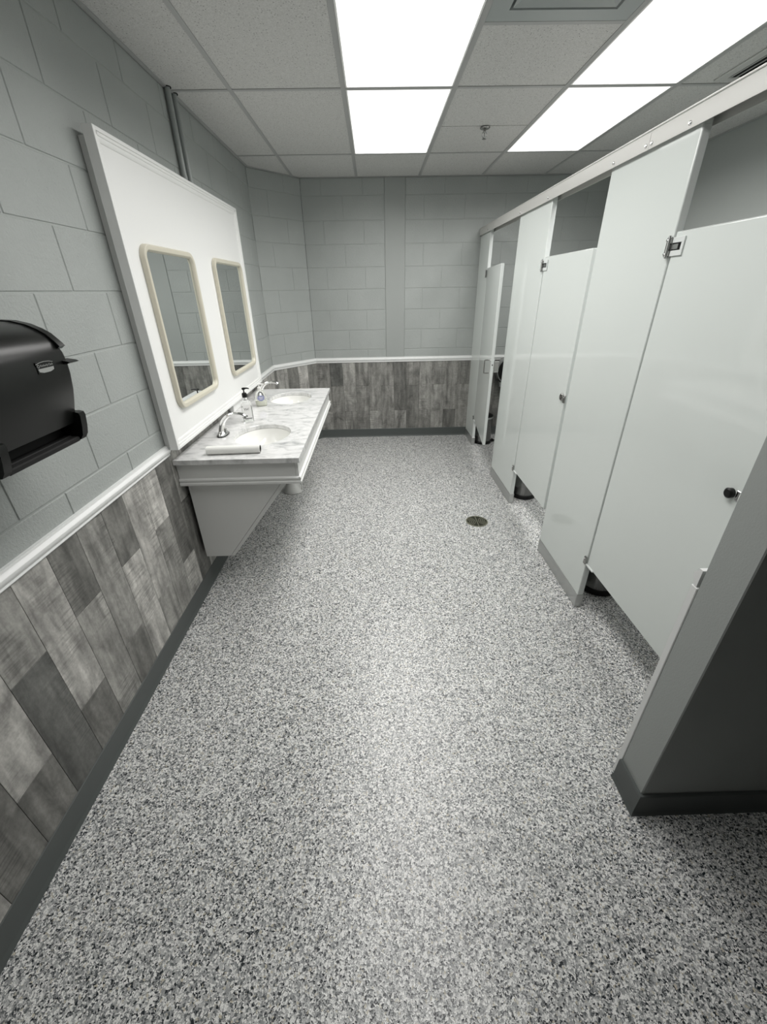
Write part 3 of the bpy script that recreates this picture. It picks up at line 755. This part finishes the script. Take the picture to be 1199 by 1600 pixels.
# faucets
def faucet(y, label):
    t = thing('faucet', label, 'faucet', (-0.945, y, ZT), group='chrome faucets')
    bm = bmesh.new(); prism(bm, [(px*0.031+(0.004 if False else 0), py*0.062) for px, py in [(math.copysign(abs(math.cos(a))**0.8, math.cos(a)), math.copysign(abs(math.sin(a))**0.9, math.sin(a))) for a in [2*math.pi*i/32 for i in range(32)]]], 'z', 0.0, 0.006)
    obj('gasket', bm, 'black', t)
    bm = bmesh.new(); lathe(bm, [(0.029, 0.006), (0.028, 0.011), (0.024, 0.019), (0.015, 0.026)], 32, sy=2.0); obj('deck_plate', bm, 'chrome', t)
    path = smoothpath([(-0.004, 0, 0.012), (0.002, 0, 0.045), (0.018, 0, 0.085), (0.050, 0, 0.115), (0.092, 0, 0.128), (0.132, 0, 0.124), (0.152, 0, 0.113)], 5)
    nn = len(path); rad = [0.023-(0.0115*min(1, i/(nn*0.55))) for i in range(nn)]
    sp = obj('spout', tube(bmesh.new(), path, rad, 18, flat=(1.1, 0.9)), 'chrome', t)
    obj('aerator', tube(bmesh.new(), [(0.146, 0, 0.116), (0.150, 0, 0.100)], 0.010, 16), 'dark_chrome', sp)
    obj('sensor', tube(bmesh.new(), [(0.010, 0, 0.035), (0.024, 0, 0.031)], 0.0105, 18), 'dark_chrome', sp)
    for s in (-1, 1): obj('plate_stud', lathe(bmesh.new(), [(0.010, 0.015), (0.009, 0.022), (0.003, 0.024)], 16, (0, s*0.036, 0)), 'dark_chrome', t)
faucet(2.465, 'chrome arched faucet behind the nearer sink')
faucet(3.435, 'chrome arched faucet behind the far sink')

# soap bottles
t = thing('soap_bottle', 'clear square soap bottle with black pump between the two sinks', 'bottle', (-0.865, 2.755, ZT+0.0005), 0.35)
def rbox(bm, rings, n=6):
    """stack of rounded rectangles: (half_x, half_y, radius, z)"""
    rs = []
    for hx_, hy_, r, z in rings: rs.append([bm.verts.new((u, v, z)) for u, v in rrect(-hx_, hx_, -hy_, hy_, r, n)])
    for a, b in zip(rs, rs[1:]):
        m_ = len(a)
        for i in range(m_): bm.faces.new((a[i], a[(i+1) % m_], b[(i+1) % m_], b[i]))
    bm.faces.new(rs[0][::-1]); bm.faces.new(rs[-1]); bmesh.ops.recalc_face_normals(bm, faces=bm.faces[:]); return bm
obj('bottle_body', rbox(bmesh.new(), [(0.030, 0.030, 0.008, 0), (0.033, 0.033, 0.010, 0.004), (0.033, 0.033, 0.010, 0.126), (0.028, 0.028, 0.012, 0.136), (0.0125, 0.0125, 0.012, 0.143), (0.0125, 0.0125, 0.012, 0.166)]), 'glass', t)
obj('liquid', rbox(bmesh.new(), [(0.029, 0.029, 0.008, 0.008), (0.030, 0.030, 0.008, 0.010), (0.030, 0.030, 0.008, 0.10)]), 'glass', t)
obj('pump_collar', lathe(bmesh.new(), [(0.0155, 0.160), (0.0165, 0.164), (0.0165, 0.182), (0.013, 0.189), (0.006, 0.191)], 24), 'black', t)
obj('pump_stem', tube(bmesh.new(), [(0, 0, 0.189), (0, 0, 0.212)], 0.0042, 12), 'black', t)
bm = bmesh.new(); box(bm, (-0.011, -0.009, 0.210), (0.011, 0.009, 0.222), 0.003); tube(bm, [(0.0, 0.0, 0.218), (0.022, -0.01, 0.219), (0.034, -0.016, 0.216)], [0.0055, 0.0045, 0.003], 10)
obj('pump_head', bm, 'black', t)
lb = bxo('front_label', (-0.025, -0.0342, 0.026), (0.025, -0.0332, 0.118), 'label_white', t)
mx = lambda x, y, z: Matrix.Translation((x, y, z)) @ Matrix.Rotation(math.pi/2, 4, 'X')
text_obj("YH'", 0.022, 'ink', lb, mx(-0.004, -0.0346, 0.088))
obj('label_dot', tube(bmesh.new(), [(-0.008, -0.0341, 0.045), (-0.008, -0.0347, 0.045)], 0.005, 16), 'ink', lb)
bxo('label_bar', (-0.022, -0.0347, 0.026), (0.024, -0.0341, 0.0305), 'ink', lb)

t = thing('soap_dispenser', 'rounded clear soap bottle with white pump and blue label near the far faucet', 'bottle', (-0.880, 3.185, ZT+0.0005), 0.3)
obj('bottle_body', lathe(bmesh.new(), [(0.036, 0), (0.041, 0.004), (0.044, 0.030), (0.042, 0.065), (0.034, 0.095), (0.020, 0.112), (0.012, 0.118), (0.012, 0.126)], 32, sy=0.75), 'glass', t)
obj('soap', lathe(bmesh.new(), [(0.035, 0.002), (0.039, 0.006), (0.0415, 0.030), (0.0412, 0.040)], 32, sy=0.73), 'soap', t)
obj('pump_collar', lathe(bmesh.new(), [(0.014, 0.122), (0.0145, 0.138), (0.006, 0.143)], 24), 'plastic_white', t)
bm = bmesh.new(); tube(bm, [(0, 0, 0.14), (0, 0, 0.158)], 0.004, 10); tube(bm, [(-0.008, 0, 0.160), (0.012, 0, 0.161), (0.034, 0, 0.157)], [0.006, 0.0055, 0.0035], 10)
obj('pump_head', bm, 'plastic_white', t)
bm = bmesh.new()
prof = []
nA = 20
vs = [[None]*(nA) for _ in range(2)]
def ell(y, k):
    return [bm.verts.new((0.026*k*math.cos(2*math.pi*i/nA), y - 0.0 + 0.006*(abs(math.cos(2*math.pi*i/nA))**2), 0.063+0.021*k*math.sin(2*math.pi*i/nA))) for i in range(nA)]
a_, b_ = ell(-0.0345, 1), ell(-0.0325, 1)
for i in range(nA): bm.faces.new((a_[i], a_[(i+1) % nA], b_[(i+1) % nA], b_[i]))
bm.faces.new(a_); bm.faces.new(b_[::-1]); bmesh.ops.recalc_face_normals(bm, faces=bm.faces[:])
lb = obj('front_label', bm, 'label_blue', t)
for zz, w_ in ((0.069, 0.030), (0.058, 0.022)): bxo('label_line', (-w_/2, -0.0352, zz-0.002), (w_/2, -0.0344, zz+0.002), 'label_white', lb)

# paper tube lying on the counter
ang = 0.05
t = thing('paper_roll', 'white rolled paper tube lying on the near end of the marble counter', 'roll', (-0.775, 2.125, ZT+0.0225), ang)
def hollow(bm, r0, r1, x0, x1, n=32):
    def rg(r, x): return [bm.verts.new((x, r*math.cos(2*math.pi*i/n), r*math.sin(2*math.pi*i/n))) for i in range(n)]
    R4 = [rg(r1, x0), rg(r1, x1), rg(r0, x1), rg(r0, x0)]
    for a, b in zip(R4, R4[1:]+R4[:1]):
        for i in range(n): bm.faces.new((a[i], a[(i+1) % n], b[(i+1) % n], b[i]))
    bmesh.ops.recalc_face_normals(bm, faces=bm.faces[:]); return bm
obj('outer_wrap', hollow(bmesh.new(), 0.0203, 0.0220, -0.142, 0.142), 'paper', t)
obj('core', hollow(bmesh.new(), 0.0185, 0.0202, -0.140, 0.1405), 'ink', t)  # lining coloured black to stand in for the shade inside the tube
bm = bmesh.new(); box(bm, (-0.141, 0.010, 0.0185), (0.141, 0.0135, 0.0205)); obj('seam_edge', bm, 'paper', t)

# white tapered container under the counter
t = thing('tapered_container', 'white tapered plastic container standing on the floor under the counter', 'container', (-0.788, 3.465, 0))
obj('body', lathe(bmesh.new(), [(0.086, 0.0), (0.090, 0.005), (0.089, 0.014), (0.072, 0.048), (0.054, 0.088), (0.041, 0.125), (0.034, 0.20), (0.030, 0.30), (0.026, 0.305)], 36), 'plastic_white', t)
obj('handle', tube(bmesh.new(), smoothpath([(0.036, -0.02, 0.16), (0.066, -0.026, 0.15), (0.088, -0.026, 0.09), (0.086, -0.02, 0.018)], 5), 0.006, 10), 'plastic_white', t)
bxo('base_shadow', (-0.06, -0.06, 0.0), (0.06, 0.06, 0.003), 'black', t, 0.001)  # black plate standing in for the shadow around the base

# ================================================================== MIRROR BOARD
BX = -1.009; BY0, BY1, BZ0, BZ1 = 2.003, 3.78, 0.928, 2.178
t = thing('mirror_board', 'large white framed board on the left wall carrying two mirrors', 'board', (XL, BY0, BZ0))
o_ = V((XL, BY0, BZ0)); fx = BX-XL; H = BZ1-BZ0; Wd = BY1-BY0
bxo('rear_box', (0.001, 0.022, 0.010), (0.036, Wd-0.022, H-0.026), 'white', t, 0.001)
bxo('board_panel', (0.036, 0.016, 0.012), (fx-0.014, Wd-0.016, H-0.012), 'white', t)
# frame: side boards
for nm, lo, hi in (('frame_side', (0.034, 0, 0), (fx, 0.018, H)), ('frame_side', (0.034, Wd-0.018, 0), (fx, Wd, H)), ('frame_top', (0.034, 0.018, H-0.014), (fx, Wd-0.018, H)), ('frame_bottom', (0.034, 0.018, 0), (fx, Wd-0.018, 0.014))):
    bxo(nm, lo, hi, 'white', t, 0.0012)
# quarter-round moulding inside the frame
CV = [(0, 0), (0, 0.010), (0.010, 0.010), (0.013, 0.006), (0.020, 0.0065), (0.026, 0.005), (0.030, 0.002), (0.030, 0)]
def mould(a0, a1, along, base, sgn, nm):
    bm = bmesh.new()
    if along == 'y': prism(bm, [(fx-0.014+o, base+sgn*s) for s, o in CV], 'y', a0, a1)
    else: prism(bm, [(fx-0.014+o, base+sgn*s) for s, o in CV], 'z', a0, a1)
    obj(nm, bm, 'white', t)
mould(0.018, Wd-0.018, 'y', H-0.014, -1, 'moulding'); mould(0.018, Wd-0.018, 'y', 0.014, 1, 'moulding')
mould(0.014, H-0.014, 'z', 0.018, 1, 'moulding'); mould(0.014, H-0.014, 'z', Wd-0.018, -1, 'moulding')

def mirror(y0, y1, label):
    z0, z1 = 1.096, 1.827
    t = thing('wall_mirror', label, 'mirror', (BX-0.0135, (y0+y1)/2, z0), group='framed mirrors on the board')
    h = (y1-y0)/2; H_ = z1-z0
    loops = [(0.000, 0.001), (0.000, 0.016), (0.004, 0.022), (0.010, 0.024), (0.022, 0.022), (0.028, 0.016), (0.030, 0.008), (0.030, 0.001)]
    bm = bmesh.new(); rs = []
    for ins, x in loops: rs.append([bm.verts.new((x, u, v)) for u, v in rrect(-h+ins, h-ins, ins, H_-ins, 0.062-ins, 8)])
    for a, b in zip(rs, rs[1:]+rs[:1]):
        m_ = len(a)
        for i in range(m_): bm.faces.new((a[i], a[(i+1) % m_], b[(i+1) % m_], b[i]))
    bmesh.ops.recalc_face_normals(bm, faces=bm.faces[:])
    obj('frame', bm, 'almond', t)
    bm = bmesh.new(); prism(bm, rrect(-h+0.028, h-0.028, 0.028, H_-0.028, 0.036, 8), 'x', 0.003, 0.007); obj('mirror_glass', bm, 'mirror', t, smooth=False)
mirror(2.138, 2.725, 'beige framed mirror with rounded corners nearer the towel dispenser')
mirror(3.052, 3.672, 'beige framed mirror with rounded corners nearer the far wall')
# white block under the board
t = thing('support_block', 'small white block between the counter and the mirror board', 'block', (XL+0.01, 2.996, ZT))
bxo('block_body', (0.014, 0.0, 0.001), (0.040, 0.30, 0.067), 'white', t, 0.0015)
bxo('wall_cleat', (0.0, 0.01, 0.001), (0.014, 0.29, 0.03), 'white', t)

# ================================================================== PAPER TOWEL DISPENSER
t = thing('paper_towel_dispenser', 'black lever paper towel dispenser on the near left wall', 'dispenser', (XL, 1.045, 1.25))
def pr(x, z): return (x-XL, z-1.25)
cover = [pr(XL+0.001, 1.575), pr(-0.977, 1.575), pr(-0.938, 1.572), pr(-0.902, 1.563), pr(-0.878, 1.551), pr(-0.861, 1.539), pr(-0.846, 1.520), pr(-0.837, 1.495),
         pr(-0.834, 1.470), pr(-0.836, 1.440), pr(-0.843, 1.400), pr(-0.853, 1.365), pr(-0.862, 1.338), pr(-0.872, 1.306), pr(XL+0.001, 1.306)]
hw = 0.155
bm = bmesh.new(); prism(bm, cover, 'y', -hw+0.004, hw-0.004)
es = [e for e in bm.edges if abs(abs((e.verts[0].co.y+e.verts[1].co.y)/2)-(hw-0.004)) < 1e-4 and min(e.verts[0].co.x, e.verts[1].co.x) > 0.05]
bmesh.ops.bevel(bm, geom=es, offset=0.012, segments=4, affect='EDGES', profile=0.5)
cov = obj('cover', bm, 'black_cover', t)
visor = [pr(-0.977, 1.577), pr(-0.936, 1.5745), pr(-0.900, 1.5655), pr(-0.875, 1.5535), pr(-0.857, 1.5415), pr(-0.839, 1.521), pr(-0.832, 1.511), pr(-0.843, 1.504), pr(-0.90, 1.50), pr(-0.977, 1.53)]
bm = bmesh.new(); prism(bm, visor, 'y', hw-0.022, hw); obj('visor_end', bm, 'black_cover', t)
bm = bmesh.new(); prism(bm, visor, 'y', -hw, -hw+0.022); obj('visor_end', bm, 'black_cover', t)
# base with side cheeks, paper slot between
cheek = [pr(XL+0.001, 1.335), pr(-0.860, 1.337), pr(-0.848, 1.334), pr(-0.846, 1.325), pr(-0.851, 1.295), pr(-0.858, 1.270), pr(-0.868, 1.257), pr(-0.95, 1.252), pr(XL+0.001, 1.252)]
for s in (-1, 1):
    bm = bmesh.new(); a, b = sorted((s*(hw-0.022), s*(hw+0.002))); prism(bm, cheek, 'y', a, b); obj('side_cheek', bm, 'black', t)
bxo('base_tray', (0.001, -hw+0.022, 0.002), (0.195, hw-0.022, 0.020), 'black_matte', t, 0.003)
bxo('paper_slot', (0.05, -hw+0.024, 0.020), (0.17, hw-0.024, 0.058), 'black_matte', t)
bxo('front_lip', (0.190, -hw+0.022, 0.004), (0.216, hw-0.022, 0.018), 'black_matte', t, 0.003)
# lever
bm = bmesh.new(); prism(bm, [pr(-0.845, 1.478), pr(-0.822, 1.474), pr(-0.815, 1.4705), pr(-0.822, 1.468), pr(-0.845, 1.466)], 'y', hw-0.03, hw+0.008); obj('lever_tip', bm, 'black', t)
# badge: sits on the cover front, which leans a little
bz, bx_ = 1.470, -0.8335
bd = V((bx_-XL, 0.058, bz-1.25))
bg = bxo('badge', (bd.x-0.001, bd.y-0.030, bd.z-0.0125), (bd.x+0.0008, bd.y+0.030, bd.z+0.0145), 'black', t, 0.0005)
bm = bmesh.new()
pts = [(bd.y-0.0275, bd.z-0.001), (bd.y+0.0275, bd.z-0.001), (bd.y+0.026, bd.z-0.008), (bd.y+0.012, bd.z-0.0115), (bd.y-0.012, bd.z-0.0115), (bd.y-0.026, bd.z-0.008)]
prism(bm, pts, 'x', bd.x+0.0006, bd.x+0.0014); obj('badge_band', bm, 'badge_grey', bg, smooth=False)
bm = bmesh.new(); arc = [(-0.030, 0.0105), (-0.015, 0.0135), (0, 0.0145), (0.015, 0.0135), (0.030, 0.0105)]
prism(bm, [(bd.y+u, bd.z+v) for u, v in arc]+[(bd.y+u, bd.z+v-0.0011) for u, v in arc[::-1]], 'x', bd.x+0.0006, bd.x+0.0014); obj('badge_arc', bm, 'badge_grey', bg, smooth=False)
TX = Matrix(((0, 0, 1, 0), (1, 0, 0, 0), (0, 1, 0, 0), (0, 0, 0, 1)))
text_obj('Kimberly-Clark', 0.0072, 'badge_grey', bg, Matrix.Translation((bd.x+0.0014, bd.y+0.005, bd.z+0.005)) @ TX)
bm = bmesh.new(); n = 24
def rg(r, x): return [bm.verts.new((x, bd.y-0.0235+r*math.cos(2*math.pi*i/n), bd.z+0.005+r*math.sin(2*math.pi*i/n))) for i in range(n)]
R4 = [rg(0.0038, bd.x+0.0006), rg(0.0038, bd.x+0.0014), rg(0.0027, bd.x+0.0014), rg(0.0027, bd.x+0.0006)]
for a, b in zip(R4, R4[1:]+R4[:1]):
    for i in range(n): bm.faces.new((a[i], a[(i+1) % n], b[(i+1) % n], b[i]))
bmesh.ops.recalc_face_normals(bm, faces=bm.faces[:]); obj('badge_emblem', bm, 'badge_grey', bg)

# ================================================================== FLOOR DRAIN
t = thing('floor_drain', 'round bronze floor drain grate in the speckled floor', 'drain', (0.778, 2.812, 0))
obj('rim', lathe(bmesh.new(), [(0.086, 0.0), (0.086, 0.002), (0.081, 0.0035), (0.078, 0.0025), (0.078, 0.0)], 48, cap=False), 'bronze_light', t)
obj('dark_plate', lathe(bmesh.new(), [(0.079, 0.0003), (0.079, 0.0012)], 48), 'bronze', t)
def arcbar(c, r, a0, a1, w=0.0045, n=14):
    bm = bmesh.new(); P = []
    for k in range(n+1):
        a = math.radians(a0+(a1-a0)*k/n); P.append((math.cos(a), math.sin(a)))
    ri, ro = r-w/2, r+w/2
    prism(bm, [(c[0]+ro*x, c[1]+ro*y) for x, y in P]+[(c[0]+ri*x, c[1]+ri*y) for x, y in P[::-1]], 'z', 0.0008, 0.0032); return bm
bxo('centre_rib', (-0.003, -0.077, 0.0008), (0.003, 0.077, 0.0032), 'bronze_light', t)
for s, a0, a1 in ((-1, -68, 68), (1, 112, 248)):
    for r in (0.066, 0.052, 0.038, 0.024):
        lim = 68 if r < 0.06 else 58
        c = (s*0.080, 0)
        mid = 0 if s < 0 else 180
        obj('curved_rib', arcbar(c, r, mid-lim, mid+lim), 'bronze_light', t, smooth=False)
